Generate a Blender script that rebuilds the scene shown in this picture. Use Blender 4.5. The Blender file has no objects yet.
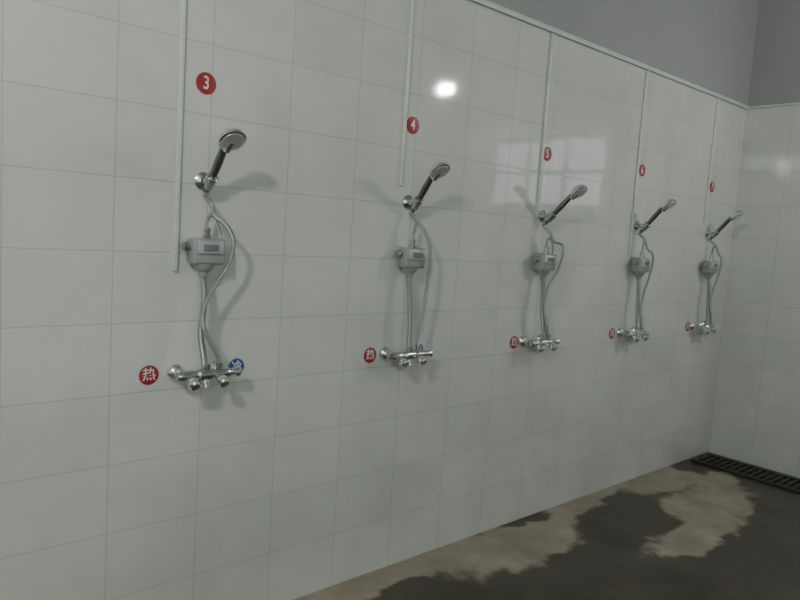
import bpy, bmesh, math, random
from mathutils import Vector, Matrix, noise
scene=bpy.context.scene
col=scene.collection
random.seed(4)

# ---------------------------------------------------------------- dimensions
XC=5.18      # corner with end wall
XL=-3.0      # far left wall
YB=-4.6      # wall behind camera
ZC=3.7       # ceiling
ZT=2.55      # top of tiling
TW,TH=0.31,0.2318
X0,DX=1.044,0.931

# ---------------------------------------------------------------- materials
def new_mat(name):
    m=bpy.data.materials.new(name); m.use_nodes=True
    nt=m.node_tree
    return m,nt,nt.nodes['Principled BSDF']
def simple(name,colr,rough=.5,metal=0.,emit=None,es=0.,noise_amt=0.0,nscale=20):
    m,nt,b=new_mat(name)
    b.inputs['Base Color'].default_value=(*colr,1)
    b.inputs['Roughness'].default_value=rough
    b.inputs['Metallic'].default_value=metal
    if emit:
        b.inputs['Emission Color'].default_value=(*emit,1)
        b.inputs['Emission Strength'].default_value=es
    if noise_amt:
        tc=nt.nodes.new('ShaderNodeTexCoord'); n=nt.nodes.new('ShaderNodeTexNoise')
        n.inputs['Scale'].default_value=nscale; n.inputs['Detail'].default_value=4
        r=nt.nodes.new('ShaderNodeMapRange')
        r.inputs['To Min'].default_value=max(0,rough-noise_amt); r.inputs['To Max'].default_value=min(1,rough+noise_amt)
        nt.links.new(tc.outputs['Object'],n.inputs['Vector']); nt.links.new(n.outputs['Fac'],r.inputs['Value'])
        nt.links.new(r.outputs[0],b.inputs['Roughness'])
        mx=nt.nodes.new('ShaderNodeMix'); mx.data_type='RGBA'
        mx.inputs['A'].default_value=(*[c*.82 for c in colr],1); mx.inputs['B'].default_value=(*[min(1,c*1.12) for c in colr],1)
        nt.links.new(n.outputs['Fac'],mx.inputs['Factor']); nt.links.new(mx.outputs['Result'],b.inputs['Base Color'])
    return m

def wall_mat(name,axis,off):
    m,nt,b=new_mat(name)
    N=nt.nodes.new; L=nt.links.new
    geo=N('ShaderNodeNewGeometry'); sep=N('ShaderNodeSeparateXYZ'); L(geo.outputs['Position'],sep.inputs[0])
    add=N('ShaderNodeMath'); add.operation='ADD'; L(sep.outputs[axis],add.inputs[0]); add.inputs[1].default_value=-off+TW*40
    cmb=N('ShaderNodeCombineXYZ'); L(add.outputs[0],cmb.inputs[0]); L(sep.outputs['Z'],cmb.inputs[1])
    br=N('ShaderNodeTexBrick'); br.offset=0; br.squash=1
    br.inputs['Scale'].default_value=1; br.inputs['Brick Width'].default_value=TW; br.inputs['Row Height'].default_value=TH
    br.inputs['Mortar Size'].default_value=.0015; br.inputs['Mortar Smooth'].default_value=.3; br.inputs['Bias'].default_value=0
    br.inputs['Color1'].default_value=(.68,.71,.675,1); br.inputs['Color2'].default_value=(.65,.68,.65,1); br.inputs['Mortar'].default_value=(.42,.46,.43,1)
    L(cmb.outputs[0],br.inputs['Vector'])
    # plaster
    n=N('ShaderNodeTexNoise'); n.inputs['Scale'].default_value=2.2; n.inputs['Detail'].default_value=6; L(geo.outputs['Position'],n.inputs['Vector'])
    pl=N('ShaderNodeMix'); pl.data_type='RGBA'; pl.inputs['A'].default_value=(.29,.305,.30,1); pl.inputs['B'].default_value=(.36,.375,.37,1); L(n.outputs['Fac'],pl.inputs['Factor'])
    # faint blotchy darkening of the tile colour, stronger low down
    g=N('ShaderNodeTexNoise'); g.inputs['Scale'].default_value=1.6; g.inputs['Detail'].default_value=6; g.inputs['Roughness'].default_value=.65; L(geo.outputs['Position'],g.inputs['Vector'])
    lo=N('ShaderNodeMapRange'); lo.inputs['From Min'].default_value=0; lo.inputs['From Max'].default_value=1.1; lo.inputs['To Min'].default_value=.14; lo.inputs['To Max'].default_value=0; L(sep.outputs['Z'],lo.inputs['Value'])
    ga=N('ShaderNodeMath'); ga.operation='ADD'; L(g.outputs['Fac'],ga.inputs[0]); L(lo.outputs[0],ga.inputs[1])
    gr=N('ShaderNodeMapRange'); gr.inputs['From Min'].default_value=.35; gr.inputs['From Max'].default_value=.75; gr.inputs['To Min'].default_value=1.0; gr.inputs['To Max'].default_value=.82; L(ga.outputs[0],gr.inputs['Value'])
    tl=N('ShaderNodeVectorMath'); tl.operation='SCALE'; L(br.outputs['Color'],tl.inputs[0]); L(gr.outputs[0],tl.inputs['Scale'])
    gt=N('ShaderNodeMath'); gt.operation='GREATER_THAN'; gt.inputs[1].default_value=ZT; L(sep.outputs['Z'],gt.inputs[0])
    mx=N('ShaderNodeMix'); mx.data_type='RGBA'; L(gt.outputs[0],mx.inputs['Factor']); L(tl.outputs[0],mx.inputs['A']); L(pl.outputs['Result'],mx.inputs['B'])
    L(mx.outputs['Result'],b.inputs['Base Color'])
    # roughness
    r1=N('ShaderNodeMapRange'); L(br.outputs['Fac'],r1.inputs['Value']); r1.inputs['To Min'].default_value=.055; r1.inputs['To Max'].default_value=.6
    r2=N('ShaderNodeMix'); L(gt.outputs[0],r2.inputs['Factor']); L(r1.outputs[0],r2.inputs['A']); r2.inputs['B'].default_value=.8
    L(r2.outputs['Result'],b.inputs['Roughness'])
    # bump : grout + slight waviness
    w=N('ShaderNodeTexNoise'); w.inputs['Scale'].default_value=5; w.inputs['Detail'].default_value=1; L(geo.outputs['Position'],w.inputs['Vector'])
    b1=N('ShaderNodeBump'); b1.inputs['Strength'].default_value=.11; b1.inputs['Distance'].default_value=.01; L(w.outputs['Fac'],b1.inputs['Height'])
    b2=N('ShaderNodeBump'); b2.invert=True; b2.inputs['Strength'].default_value=.5; b2.inputs['Distance'].default_value=.001
    L(br.outputs['Fac'],b2.inputs['Height']); L(b1.outputs[0],b2.inputs['Normal']); L(b2.outputs[0],b.inputs['Normal'])
    return m
M_wx=wall_mat('tile_wall_x','X',.755)
M_wy=wall_mat('tile_wall_y','Y',0)
M_ceil=simple('ceiling_paint',(.42,.44,.43),.9,noise_amt=.05,nscale=3)
M_trim=simple('trim_white_plastic',(.62,.66,.64),.4,noise_amt=.05)
M_strip=simple('conduit_plastic',(.66,.70,.68),.3,noise_amt=.05)
M_chrome=simple('chrome',(.60,.62,.62),.18,1.,noise_amt=.08,nscale=60)
M_chrome_b=simple('chrome_bright',(.86,.88,.88),.14,1.,noise_amt=.05,nscale=60)
M_plate=simple('spray_plate_satin',(.60,.63,.63),.3,.5,noise_amt=.05,nscale=60)
M_dark=simple('dark_chrome',(.24,.25,.255),.22,.9,noise_amt=.06)
M_box=simple('grey_plastic',(.33,.35,.345),.4,0,noise_amt=.08)
M_boxd=simple('dark_panel',(.20,.215,.215),.3,0,noise_amt=.05)
M_nut=simple('nickel',(.42,.42,.40),.35,1.,noise_amt=.08)
M_red=simple('red_vinyl',(.36,.035,.045),.35,noise_amt=.05)
M_blue=simple('blue_vinyl',(.03,.09,.32),.35,noise_amt=.05)
M_white=simple('white_print',(.80,.80,.80),.4,noise_amt=.03)
M_frame=simple('window_frame_aluminium',(.5,.52,.52),.4,.3,noise_amt=.05)
M_iron=simple('cast_iron',(.045,.045,.04),.5,.4,noise_amt=.15)
M_hole=simple('drain_channel',(.012,.012,.01),.5,noise_amt=.1)
M_cord=simple('cord_black',(.03,.03,.03),.5,noise_amt=.1)
M_bulb=simple('bulb_lit',(1,1,1),.3,0,(1,.99,.95),620)
M_bulb2=simple('globe_lit',(1,1,1),.3,0,(1,.99,.95),290)
def hose_mat():
    m,nt,b=new_mat('hose_braided_steel')
    b.inputs['Base Color'].default_value=(.5,.52,.52,1); b.inputs['Metallic'].default_value=.9; b.inputs['Roughness'].default_value=.33
    tc=nt.nodes.new('ShaderNodeTexCoord'); w=nt.nodes.new('ShaderNodeTexWave'); w.bands_direction='Z'; w.inputs['Scale'].default_value=70
    bp=nt.nodes.new('ShaderNodeBump'); bp.inputs['Strength'].default_value=.6; bp.inputs['Distance'].default_value=.002
    nt.links.new(tc.outputs['Object'],w.inputs['Vector']); nt.links.new(w.outputs['Fac'],bp.inputs['Height']); nt.links.new(bp.outputs[0],b.inputs['Normal'])
    return m
M_hose=hose_mat()
def glass_mat(name,colr,st):
    m,nt,b=new_mat(name)
    b.inputs['Base Color'].default_value=(.5,.52,.52,1); b.inputs['Roughness'].default_value=.3
    tc=nt.nodes.new('ShaderNodeTexCoord'); n=nt.nodes.new('ShaderNodeTexNoise'); n.inputs['Scale'].default_value=1.5
    mr=nt.nodes.new('ShaderNodeMapRange'); mr.inputs['To Min'].default_value=st*.4; mr.inputs['To Max'].default_value=st*1.6
    nt.links.new(tc.outputs['Object'],n.inputs['Vector']); nt.links.new(n.outputs['Fac'],mr.inputs['Value'])
    b.inputs['Emission Color'].default_value=(*colr,1); nt.links.new(mr.outputs[0],b.inputs['Emission Strength'])
    return m
G_main=glass_mat('frosted_glass_daylight',(.95,1,.96),1.9)
G_end=glass_mat('frosted_glass_end',(.95,1,.99),1.8)
G_vent=glass_mat('frosted_glass_vent',(.95,1,.98),9.0)

# ---------------------------------------------------------------- mesh helpers
def link(ob,parent=None):
    col.objects.link(ob)
    if parent: ob.parent=parent
    return ob
def finish(name,bm,mat,parent=None,smooth=False,loc=None):
    bmesh.ops.recalc_face_normals(bm,faces=bm.faces)
    me=bpy.data.meshes.new(name); bm.to_mesh(me); bm.free()
    me.materials.append(mat)
    if smooth:
        for p in me.polygons: p.use_smooth=True
        try: me.set_sharp_from_angle(angle=math.radians(35))
        except Exception: pass
    ob=bpy.data.objects.new(name,me)
    if loc: ob.location=loc
    return link(ob,parent)
def add_box(bm,a,b):
    vs=[bm.verts.new((x,y,z)) for x in (a[0],b[0]) for y in (a[1],b[1]) for z in (a[2],b[2])]
    for f in ((0,1,3,2),(4,6,7,5),(0,4,5,1),(2,3,7,6),(0,2,6,4),(1,5,7,3)): bm.faces.new([vs[i] for i in f])
def boxes(name,lst,mat,parent=None,bev=0):
    bm=bmesh.new()
    for a,b in lst: add_box(bm,a,b)
    if bev: bmesh.ops.bevel(bm,geom=bm.edges[:],offset=bev,segments=3,profile=.5,affect='EDGES')
    return finish(name,bm,mat,parent,smooth=bool(bev))
def lathe(name,prof,org,direc,mat,parent=None,seg=28):
    """prof: list of (t along axis, radius)"""
    d=Vector(direc).normalized(); q=d.to_track_quat('Z','Y').to_matrix(); o=Vector(org)
    bm=bmesh.new(); rings=[]
    for t,r in prof:
        if r<1e-6: rings.append([bm.verts.new(o+d*t)])
        else: rings.append([bm.verts.new(o+q@Vector((r*math.cos(2*math.pi*i/seg),r*math.sin(2*math.pi*i/seg),t))) for i in range(seg)])
    for A,B in zip(rings,rings[1:]):
        for i in range(seg):
            j=(i+1)%seg
            if len(A)==1 and len(B)==1: continue
            if len(A)==1: bm.faces.new((A[0],B[i],B[j]))
            elif len(B)==1: bm.faces.new((A[i],B[0],A[j]))
            else: bm.faces.new((A[i],B[i],B[j],A[j]))
    return finish(name,bm,mat,parent,smooth=True)
def tube(name,pts,r,mat,parent=None,res=3):
    P=[Vector(p) for p in pts]; P=[P[0]*2-P[1]]+P+[P[-1]*2-P[-2]]
    S=[]
    for i in range(1,len(P)-2):
        for k in range(12):
            t=k/12; a,b,c,d=P[i-1],P[i],P[i+1],P[i+2]
            S.append(.5*((2*b)+(c-a)*t+(2*a-5*b+4*c-d)*t*t+(3*b-a-3*c+d)*t**3))
    S.append(P[-2])
    bm=bmesh.new(); rings=[]; seg=12
    u=None
    for i,p in enumerate(S):
        d=(S[min(i+1,len(S)-1)]-S[max(i-1,0)]).normalized()
        if u is None: u=d.cross(Vector((.3,-1,.1)))
        u=(u-d*u.dot(d)).normalized(); v=d.cross(u)
        rings.append([bm.verts.new(p+u*r*math.cos(2*math.pi*k/seg)+v*r*math.sin(2*math.pi*k/seg)) for k in range(seg)])
    for A,B in zip(rings,rings[1:]):
        for k in range(seg): bm.faces.new((A[k],B[k],B[(k+1)%seg],A[(k+1)%seg]))
    bm.faces.new(rings[0]); bm.faces.new(rings[-1])
    return finish(name,bm,mat,parent,smooth=True)
def empty(name,loc=(0,0,0)):
    e=bpy.data.objects.new(name,None); e.empty_display_size=.1; e.location=loc
    return link(e)

# ---------------------------------------------------------------- room shell
T=.15
boxes('wall_back',[((XL-T,0,-.1),(XC+T,T,ZC+.1))],M_wx)
EW=(-2.42,-1.12,1.80,2.46)
def wall_y(name,x0,x1,y0,y1,h,mat):
    a,b,c,d=h
    boxes(name,[((x0,y0,-.1),(x1,a,ZC+.1)),((x0,b,-.1),(x1,y1,ZC+.1)),((x0,a,-.1),(x1,b,c)),((x0,a,d),(x1,b,ZC+.1))],mat)
def wall_x(name,x0,x1,y0,y1,h,mat):
    a,b,c,d=h
    boxes(name,[((x0,y0,-.1),(a,y1,ZC+.1)),((b,y0,-.1),(x1,y1,ZC+.1)),((a,y0,-.1),(b,y1,c)),((a,y0,d),(b,y1,ZC+.1))],mat)
wall_y('wall_right',XC,XC+T,YB,0,EW,M_wy)
LW=(-3.7,-2.6,3.05,3.35)
wall_y('wall_left',XL-T,XL,YB,0,LW,M_wy)
FW=(-2.6,.7,1.3,3.0)
wall_x('wall_front',XL-T,XC+T,YB-T,YB,FW,M_wx)
boxes('ceiling',[((XL-T,YB-T,ZC),(XC+T,T,ZC+.1))],M_ceil)
def window(name,axis,pos,out,h,nx,nz,glass):
    a,b,c,d=h; e=empty(name)
    def bx(u0,u1,z0,z1,d0,d1):
        p0,p1=pos+out*d0,pos+out*d1
        if axis=='y': return ((min(p0,p1),u0,z0),(max(p0,p1),u1,z1))
        return ((u0,min(p0,p1),z0),(u1,max(p0,p1),z1))
    f=.04; g=.002
    L=[bx(a+g,b-g,c+g,c+f,.04,.10),bx(a+g,b-g,d-f,d-g,.04,.10),bx(a+g,a+f,c+f,d-f,.04,.10),bx(b-f,b-g,c+f,d-f,.04,.10)]
    for i in range(1,nx):
        u=a+(b-a)*i/nx; L.append(bx(u-.018,u+.018,c+f,d-f,.045,.095))
    for i in range(1,nz):
        z=c+(d-c)*i/nz; L.append(bx(a+f,b-f,z-.015,z+.015,.047,.093))
    boxes('frame',L,M_frame,e)
    boxes('glass',[bx(a+f*.5,b-f*.5,c+f*.5,d-f*.5,.065,.075)],glass,e)
window('window_1','y',XC,1,EW,3,2,G_end)
window('window_2','y',XL,-1,LW,4,1,G_vent)
window('window_3','x',YB,-1,FW,4,2,G_main)

# trim : ledge on top of tiling, vertical conduits
boxes('trim_1',[((XL,-.018,ZT-.012),(XC,-.0005,ZT+.012))],M_trim,bev=.003)
boxes('trim_2',[((XC-.012,YB+.01,ZT-.008),(XC-.0005,-.019,ZT+.008))],M_trim,bev=.003)
strips=[(.955,1.33),(1.925,1.70),(2.86,1.70),(3.775,1.45),(4.70,1.70)]
for i,(x,z0) in enumerate(strips):
    boxes('trim_%d'%(i+3),[((x-.008,-.012,z0),(x+.008,-.0005,ZT-.012))],M_strip,bev=.003)

# ---------------------------------------------------------------- floor
dry=[(0.6,-.05,2.2,.16),(2.75,-.22,.55,.17),(2.1,-.08,1.0,.12),(3.6,.02,.8,.10),(4.35,-.12,.45,.16),(4.15,-.50,.42,.22),(3.62,-.68,.45,.12),(4.6,-.30,.2,.15),(3.3,-.08,.3,.1)]
wetp=[(2.95,-.02,.16,.08),(4.85,-.1,.3,.12),(3.45,-.32,.38,.17),(1.95,-.24,.14,.07)]
def field(x,y):
    nx=noise.noise(Vector((x*3,y*3,1.3)))*.10+noise.noise(Vector((x*9,y*9,4.1)))*.05+noise.noise(Vector((x*22,y*22,2.1)))*.02
    ny=noise.noise(Vector((x*3,y*3,7.7)))*.08+noise.noise(Vector((x*9,y*9,9.1)))*.045+noise.noise(Vector((x*22,y*22,5.1)))*.02
    X,Y=x+nx,y+ny
    def s(e):
        d=math.hypot((X-e[0])/e[2],(Y-e[1])/e[3]); return max(0,min(1,(1.3-d)/.6))
    v=0
    for e in dry: v=max(v,s(e))
    for e in wetp: v=v*(1-s(e))
    return v
def floor():
    bm=bmesh.new()
    xs=[XL-T+ i*.05 for i in range(int((1.0-XL+T)/.05))]; xs+= [xs[-1]+.02*(i+1) for i in range(600) if xs[-1]+.02*(i+1)<XC]+[XC+T]
    ys=[.15,0.0]+[-.02*i for i in range(1,100)]; ys+= [-2.0-.1*i for i in range(0,40) if -2.0-.1*i>YB-T]+[YB-T]
    lay=bm.verts.layers.float_color.new('dry')
    grid=[]
    for x in xs:
        row=[]
        for y in ys:
            v=bm.verts.new((x,y,0)); f=field(x,y) if y>-1.6 else 0
            v[lay]=(f,f,f,1); row.append(v)
        grid.append(row)
    for i in range(len(xs)-1):
        for j in range(len(ys)-1):
            bm.faces.new((grid[i][j],grid[i][j+1],grid[i+1][j+1],grid[i+1][j]))
    m,nt,b=new_mat('wet_concrete'); N=nt.nodes.new; L=nt.links.new
    at=N('ShaderNodeAttribute'); at.attribute_name='dry'
    geo=N('ShaderNodeNewGeometry')
    n=N('ShaderNodeTexNoise'); n.inputs['Scale'].default_value=14; n.inputs['Detail'].default_value=7; n.inputs['Roughness'].default_value=.65; L(geo.outputs['Position'],n.inputs['Vector'])
    n2=N('ShaderNodeTexNoise'); n2.inputs['Scale'].default_value=3.5; n2.inputs['Detail'].default_value=7; n2.inputs['Roughness'].default_value=.65; L(geo.outputs['Position'],n2.inputs['Vector'])
    ad=N('ShaderNodeMath'); ad.operation='MULTIPLY_ADD'; L(n.outputs['Fac'],ad.inputs[0]); ad.inputs[1].default_value=.8; L(at.outputs['Fac'],ad.inputs[2])
    mr=N('ShaderNodeMapRange'); mr.interpolation_type='SMOOTHSTEP'; mr.inputs['From Min'].default_value=.62; mr.inputs['From Max'].default_value=1.16; L(ad.outputs[0],mr.inputs['Value'])
    mc=N('ShaderNodeMapRange'); mc.inputs['From Min'].default_value=.3; mc.inputs['From Max'].default_value=.7; L(n2.outputs['Fac'],mc.inputs['Value'])
    d=N('ShaderNodeMix'); d.data_type='RGBA'; d.inputs['A'].default_value=(.22,.20,.15,1); d.inputs['B'].default_value=(.38,.355,.28,1); L(mc.outputs[0],d.inputs['Factor'])
    w=N('ShaderNodeMix'); w.data_type='RGBA'; w.inputs['A'].default_value=(.036,.031,.022,1); w.inputs['B'].default_value=(.085,.074,.054,1); L(mc.outputs[0],w.inputs['Factor'])
    mx=N('ShaderNodeMix'); mx.data_type='RGBA'; L(mr.outputs[0],mx.inputs['Factor']); L(w.outputs['Result'],mx.inputs['A']); L(d.outputs['Result'],mx.inputs['B']); L(mx.outputs['Result'],b.inputs['Base Color'])
    rr=N('ShaderNodeMapRange'); rr.inputs['To Min'].default_value=.4; rr.inputs['To Max'].default_value=.75; L(mr.outputs[0],rr.inputs['Value']); L(rr.outputs[0],b.inputs['Roughness'])
    bp=N('ShaderNodeBump'); bp.inputs['Strength'].default_value=.4; bp.inputs['Distance'].default_value=.005; L(n.outputs['Fac'],bp.inputs['Height']); L(bp.outputs[0],b.inputs['Normal'])
    me=bpy.data.meshes.new('floor'); bm.to_mesh(me); bm.free(); me.materials.append(m)
    link(bpy.data.objects.new('floor',me))
floor()
# drain grate along the end wall
e=empty('floor_drain_grate',(0,0,0))
y=-.06; L=[]
boxes('channel',[((4.84,-4.0,.001),(5.08,-.05,.004))],M_hole,e)
while y>-3.9:
    L.append(((4.855,y-.022,.004),(5.065,y,.014))); y-=.045
boxes('slats',L,M_iron,e)
boxes('rim',[((4.825,-4.0,.001),(4.85,-.04,.016)),((5.07,-4.0,.001),(5.095,-.04,.016)),((4.95,-4.0,.0045),(4.965,-.04,.013))],M_iron,e)

# ---------------------------------------------------------------- stickers
def text(body,size,loc,mat,parent,sx=1.0,off=.0):
    cu=bpy.data.curves.new('print','FONT'); cu.body=body; cu.size=size; cu.align_x='CENTER'; cu.align_y='CENTER'; cu.offset=off
    cu.extrude=.0003; cu.materials.append(mat)
    o=bpy.data.objects.new('print',cu); o.location=loc; o.rotation_euler=(math.radians(90),0,0); o.scale=(sx,1,1)
    return link(o,parent)
def sticker(name,x,z,r,mat,body,size,sx=1,off=0):
    e=empty(name,(x,0,z))
    lathe('disc',[(0.0003,0),(0.0003,r),(.0015,r),(.0018,r*.98),(.0018,0)],(0,0,0),(0,-1,0),mat,e,40)
    text(body,size,(0,-.0024,0),M_white,e,sx,off)
nums='34567'
for k in range(5):
    xk=X0+DX*k
    sticker('number_sticker',xk,[1.957,1.957,1.95,1.965,1.95][k],.036,M_red,nums[k],.060,.78,.0008)
    sticker('hot_water_sticker',[.88,1.82,2.765,3.68,4.635][k],.983,.033,M_red,'热',.046,1,.0004)
    sticker('cold_water_sticker',xk+(.155 if k==0 else .12),.985,.031,M_blue,'冷',.044,1,.0004)

# ---------------------------------------------------------------- showers
def shower(k):
    e=empty('wall_mounted_shower' if k==0 else 'wall_mounted_shower.%03d'%k,(X0+DX*k,0,0))
    hx=[.0,-.012,.035,.004,.0][k]; bx=[0,.0,-.005,.01,0][k]
    # bracket
    zb=1.635
    lathe('bracket_plate',[(0.0005,0),(.0005,.030),(.006,.030),(.012,.022),(.016,.014),(.045,.011),(.05,.0)],(0,0,zb),(0,-1,0),M_chrome,e)
    hd=Vector((hx*1.1,-.128,.155)).normalized()
    c=Vector((0,-.058,zb-.005))
    lathe('bracket_cone',[(-.024,.0),(-.024,.015),(.0,.0185),(.024,.021),(.026,.019),(.026,0)],c,hd,M_chrome,e)
    # handle
    base=c-hd*.03
    lathe('handle',[(-.012,0),(-.012,.009),(0,.010),(.05,.0125),(.11,.0145),(.155,.0135),(.175,.012),(.19,.010),(.19,0)],base,hd,M_dark,e)
    lathe('handle_nut',[(-.03,0),(-.03,.009),(-.01,.011),(-.008,.0)],base,hd,M_chrome,e)
    tip=base+hd*.200+Vector((0.006,-.018,.006))
    n=Vector((0,-.64,-.77)).normalized()
    lathe('handset_head',[(-.026,0),(-.025,.014),(-.018,.030),(-.005,.042),(.006,.046),(.012,.045),(.0135,.042),(.0135,0)],tip,n,M_chrome_b,e)
    lathe('spray_plate',[(.0136,0),(.0136,.037),(.0155,.036),(.0165,.026),(.0165,0)],tip,n,M_plate,e)
    lathe('head_neck',[(-.045,.0125),(-.03,.0165),(-.01,.021),(.012,.012),(.012,0)],tip-hd*.006-n*.006,(hd-n*.15),M_chrome_b,e)
    # control box
    zc=1.40
    boxes('meter_body',[((bx-.056,-.080,zc-.042),(bx+.056,-.016,zc+.044))],M_box,e,bev=.009)
    boxes('meter_cover',[((bx-.045,-.086,zc-.006),(bx+.045,-.078,zc+.036))],M_plate,e,bev=.002)
    boxes('meter_screen',[((bx-.026,-.0885,zc+.004),(bx+.026,-.085,zc+.026))],M_boxd,e,bev=.001)
    lathe('meter_lower',[(0,.036),(.018,.030),(.028,.018),(.045,.014),(.048,0)],(bx-.008,-.048,zc-.040),(0,0,-1),M_box,e)
    lathe('meter_backplate',[(.0005,0),(.0005,.03),(.03,.026),(.03,0)],(bx,0,zc),(0,-1,0),M_box,e)
    lathe('top_nut',[(-.002,0),(-.002,.015),(.010,.015),(.012,.010),(.022,.010),(.024,.013),(.034,.013),(.034,0)],(bx+.0,-.050,zc+.044),(0,0,1),M_nut,e,6)
    lathe('side_nut',[(-.002,0),(-.002,.010),(.012,.010),(.012,.016),(.026,.016),(.028,0)],(bx-.055,-.045,zc+.015),(-1,0,0),M_nut,e,12)
    j=[0,.003,-.004,.004,-.003][k]
    V=.985; vy=-.072
    if k==0: rp=[(bx-.008,-.048,zc-.08),(-.006,-.06,1.24),(-.018+j,-.068,1.13),(-.004,-.07,1.04),(.0,vy,V+.02)]
    elif k==1: rp=[(bx-.008,-.048,zc-.08),(-.006,-.06,1.24),(.0,-.068,1.12),(.0,-.07,1.04),(.004,vy,V+.02)]
    elif k==2: rp=[(bx-.008,-.048,zc-.08),(-.018,-.06,1.26),(-.022,-.068,1.16),(.0,-.07,1.06),(.004,vy,V+.02)]
    else: rp=[(bx-.008,-.048,zc-.08),(-.01,-.06,1.26),(-.012,-.068,1.14),(.0,-.07,1.05),(.004,vy,V+.02)]
    tube('riser_pipe',rp,.0115,M_hose,e)
    lathe('riser_nut',[(0,.0),(0,.015),(.022,.015),(.026,.011),(.026,0)],(.004,vy,V+.012),(0,0,1),M_chrome,e,12)
    h0=base-hd*.025
    # loose hose : handset -> wide loop round the meter -> tap
    H={0:[h0,(.0,-.070,1.56),(.008,-.088,1.52),(.040,-.112,1.49),(.064,-.115,1.44),(.056,-.108,1.37),(.016,-.098,1.295),(-.020,-.095,1.225),(-.022,-.095,1.155),(.016,-.09,1.085),(.046,-.08,1.035),(.05,-.07,1.0)],
       1:[h0,(.008,-.072,1.55),(.030,-.098,1.50),(.052,-.105,1.44),(.056,-.104,1.36),(.050,-.100,1.25),(.050,-.09,1.14),(.048,-.08,1.06),(.050,-.07,1.0)],
       2:[h0,(-.01,-.072,1.55),(.0,-.09,1.51),(.042,-.11,1.495),(.055,-.112,1.45),(.035,-.105,1.36),(-.018,-.09,1.27),(-.03,-.09,1.17),(.005,-.09,1.07),(.045,-.07,1.0)],
       3:[h0,(-.015,-.072,1.55),(-.005,-.09,1.50),(.030,-.105,1.475),(.040,-.108,1.42),(.03,-.100,1.33),(.0,-.095,1.24),(-.008,-.09,1.14),(.02,-.085,1.06),(.046,-.07,1.0)],
       4:[h0,(.0,-.072,1.55),(.010,-.09,1.50),(.036,-.105,1.465),(.036,-.105,1.40),(.015,-.100,1.32),(-.02,-.095,1.24),(-.025,-.09,1.14),(.015,-.085,1.06),(.046,-.07,1.0)]}[k]
    tube('hose',H,.0078,M_hose,e)
    # short link hose handset outlet <-> meter top
    tube('link_hose',[(bx,-.050,zc+.07),(bx-.004,-.052,zc+.095),(bx+.008,-.055,zc+.125),(.02,-.062,zc+.11),(.035,-.062,zc+.075),(.05,-.055,zc+.03),(.048,-.05,zc+.01)] if k in (0,2) else
                     [(bx,-.050,zc+.07),(bx,-.052,zc+.10),(.006,-.056,zc+.14),(.006,-.066,zc+.165)],.0062,M_hose,e)
    # valve
    for s,nm in ((-.075,'hot'),(.075,'cold')):
        lathe(nm+'_flange',[(.0005,0),(.0005,.031),(.004,.031),(.014,.026),(.022,.016),(.024,.0125),(.045,.0125),(.045,.0)],(s,0,V),(0,-1,0),M_chrome_b,e)
        lathe(nm+'_union_nut',[(.036,0),(.036,.019),(.052,.019),(.055,.015),(.072,.015),(.072,0)],(s,0,V),(0,-1,0),M_chrome,e,6)
    lathe('valve_body',[(-.098,0),(-.098,.013),(-.09,.017),(-.05,.018),(-.03,.015),(-.022,.021),(.022,.021),(.03,.015),(.05,.018),(.09,.017),(.098,.013),(.098,0)],(0,vy,V),(1,0,0),M_chrome,e)
    lathe('outlet_spout',[(0,.013),(.02,.013),(.022,.017),(.034,.017),(.036,.0)],(.0,vy,V-.012),(0,-.35,-1),M_chrome,e)
    lathe('hose_outlet',[(0,.010),(.018,.010),(.018,.0125),(.03,.0125),(.03,0)],(.05,vy,V+.008),(0,0,1),M_chrome,e)
    for s,nm in ((-.052,'hot'),(.052,'cold')):
        lathe(nm+'_knob',[(0,.010),(.022,.010),(.024,.019),(.032,.0215),(.046,.0205),(.052,.015),(.054,0)],(s,vy,V-.004),(0,-.85,-.5),M_chrome_b,e,10)
    lathe('end_cap',[(0,.012),(.012,.012),(.014,.018),(.03,.019),(.038,.014),(.04,0)],(.095,vy,V),(1,0,0),M_chrome_b,e)
for k in range(5): shower(k)

# ---------------------------------------------------------------- hanging bulbs
def bulb(x,y,z,r,mat):
    e=empty('hanging_light_bulb',(x,y,z))
    prof=[(-r,0)]+[(-r*math.cos(a),r*math.sin(a)) for a in [i*math.pi/14 for i in range(1,12)]]+[(r*1.0,.022),(r*1.0,0)]
    lathe('glass',prof,(0,0,0),(0,0,1),mat,e)
    lathe('socket',[(r*1.0,0),(r*1.0,.024),(r+.05,.026),(r+.06,.01),(r+.06,0)],(0,0,0),(0,0,1),M_cord,e)
    lathe('cord',[(r+.05,.004),(ZC-z-.02,.004)],(0,0,0),(0,0,1),M_cord,e,8)
    lathe('ceiling_rose',[(ZC-z-.03,0),(ZC-z-.03,.03),(ZC-z-.001,.045),(ZC-z-.001,0)],(0,0,0),(0,0,1),M_trim,e)
bulb(4.37,-2.28,2.775,.044,M_bulb)
bulb(-1.0,-1.95,2.85,.10,M_bulb2)

# ---------------------------------------------------------------- world
w=bpy.data.worlds.new('World'); scene.world=w; w.use_nodes=True
w.node_tree.nodes['Background'].inputs[0].default_value=(.6,.68,.7,1)
w.node_tree.nodes['Background'].inputs[1].default_value=.5

# ---------------------------------------------------------------- camera
f=690.
Zw=Vector((450,6800,690)).normalized(); X=Vector((785,18,-f)); X=(X-Zw*X.dot(Zw)).normalized(); Y=Zw.cross(X)
cam=bpy.data.cameras.new('camera'); co=bpy.data.objects.new('camera',cam); link(co)
cam.sensor_width=36; cam.lens=f/800*36; cam.clip_start=.02
R=Matrix((X,Y,Zw)).to_4x4()
co.matrix_world=Matrix.Translation((0,-2.22,1.515))@R
scene.camera=co
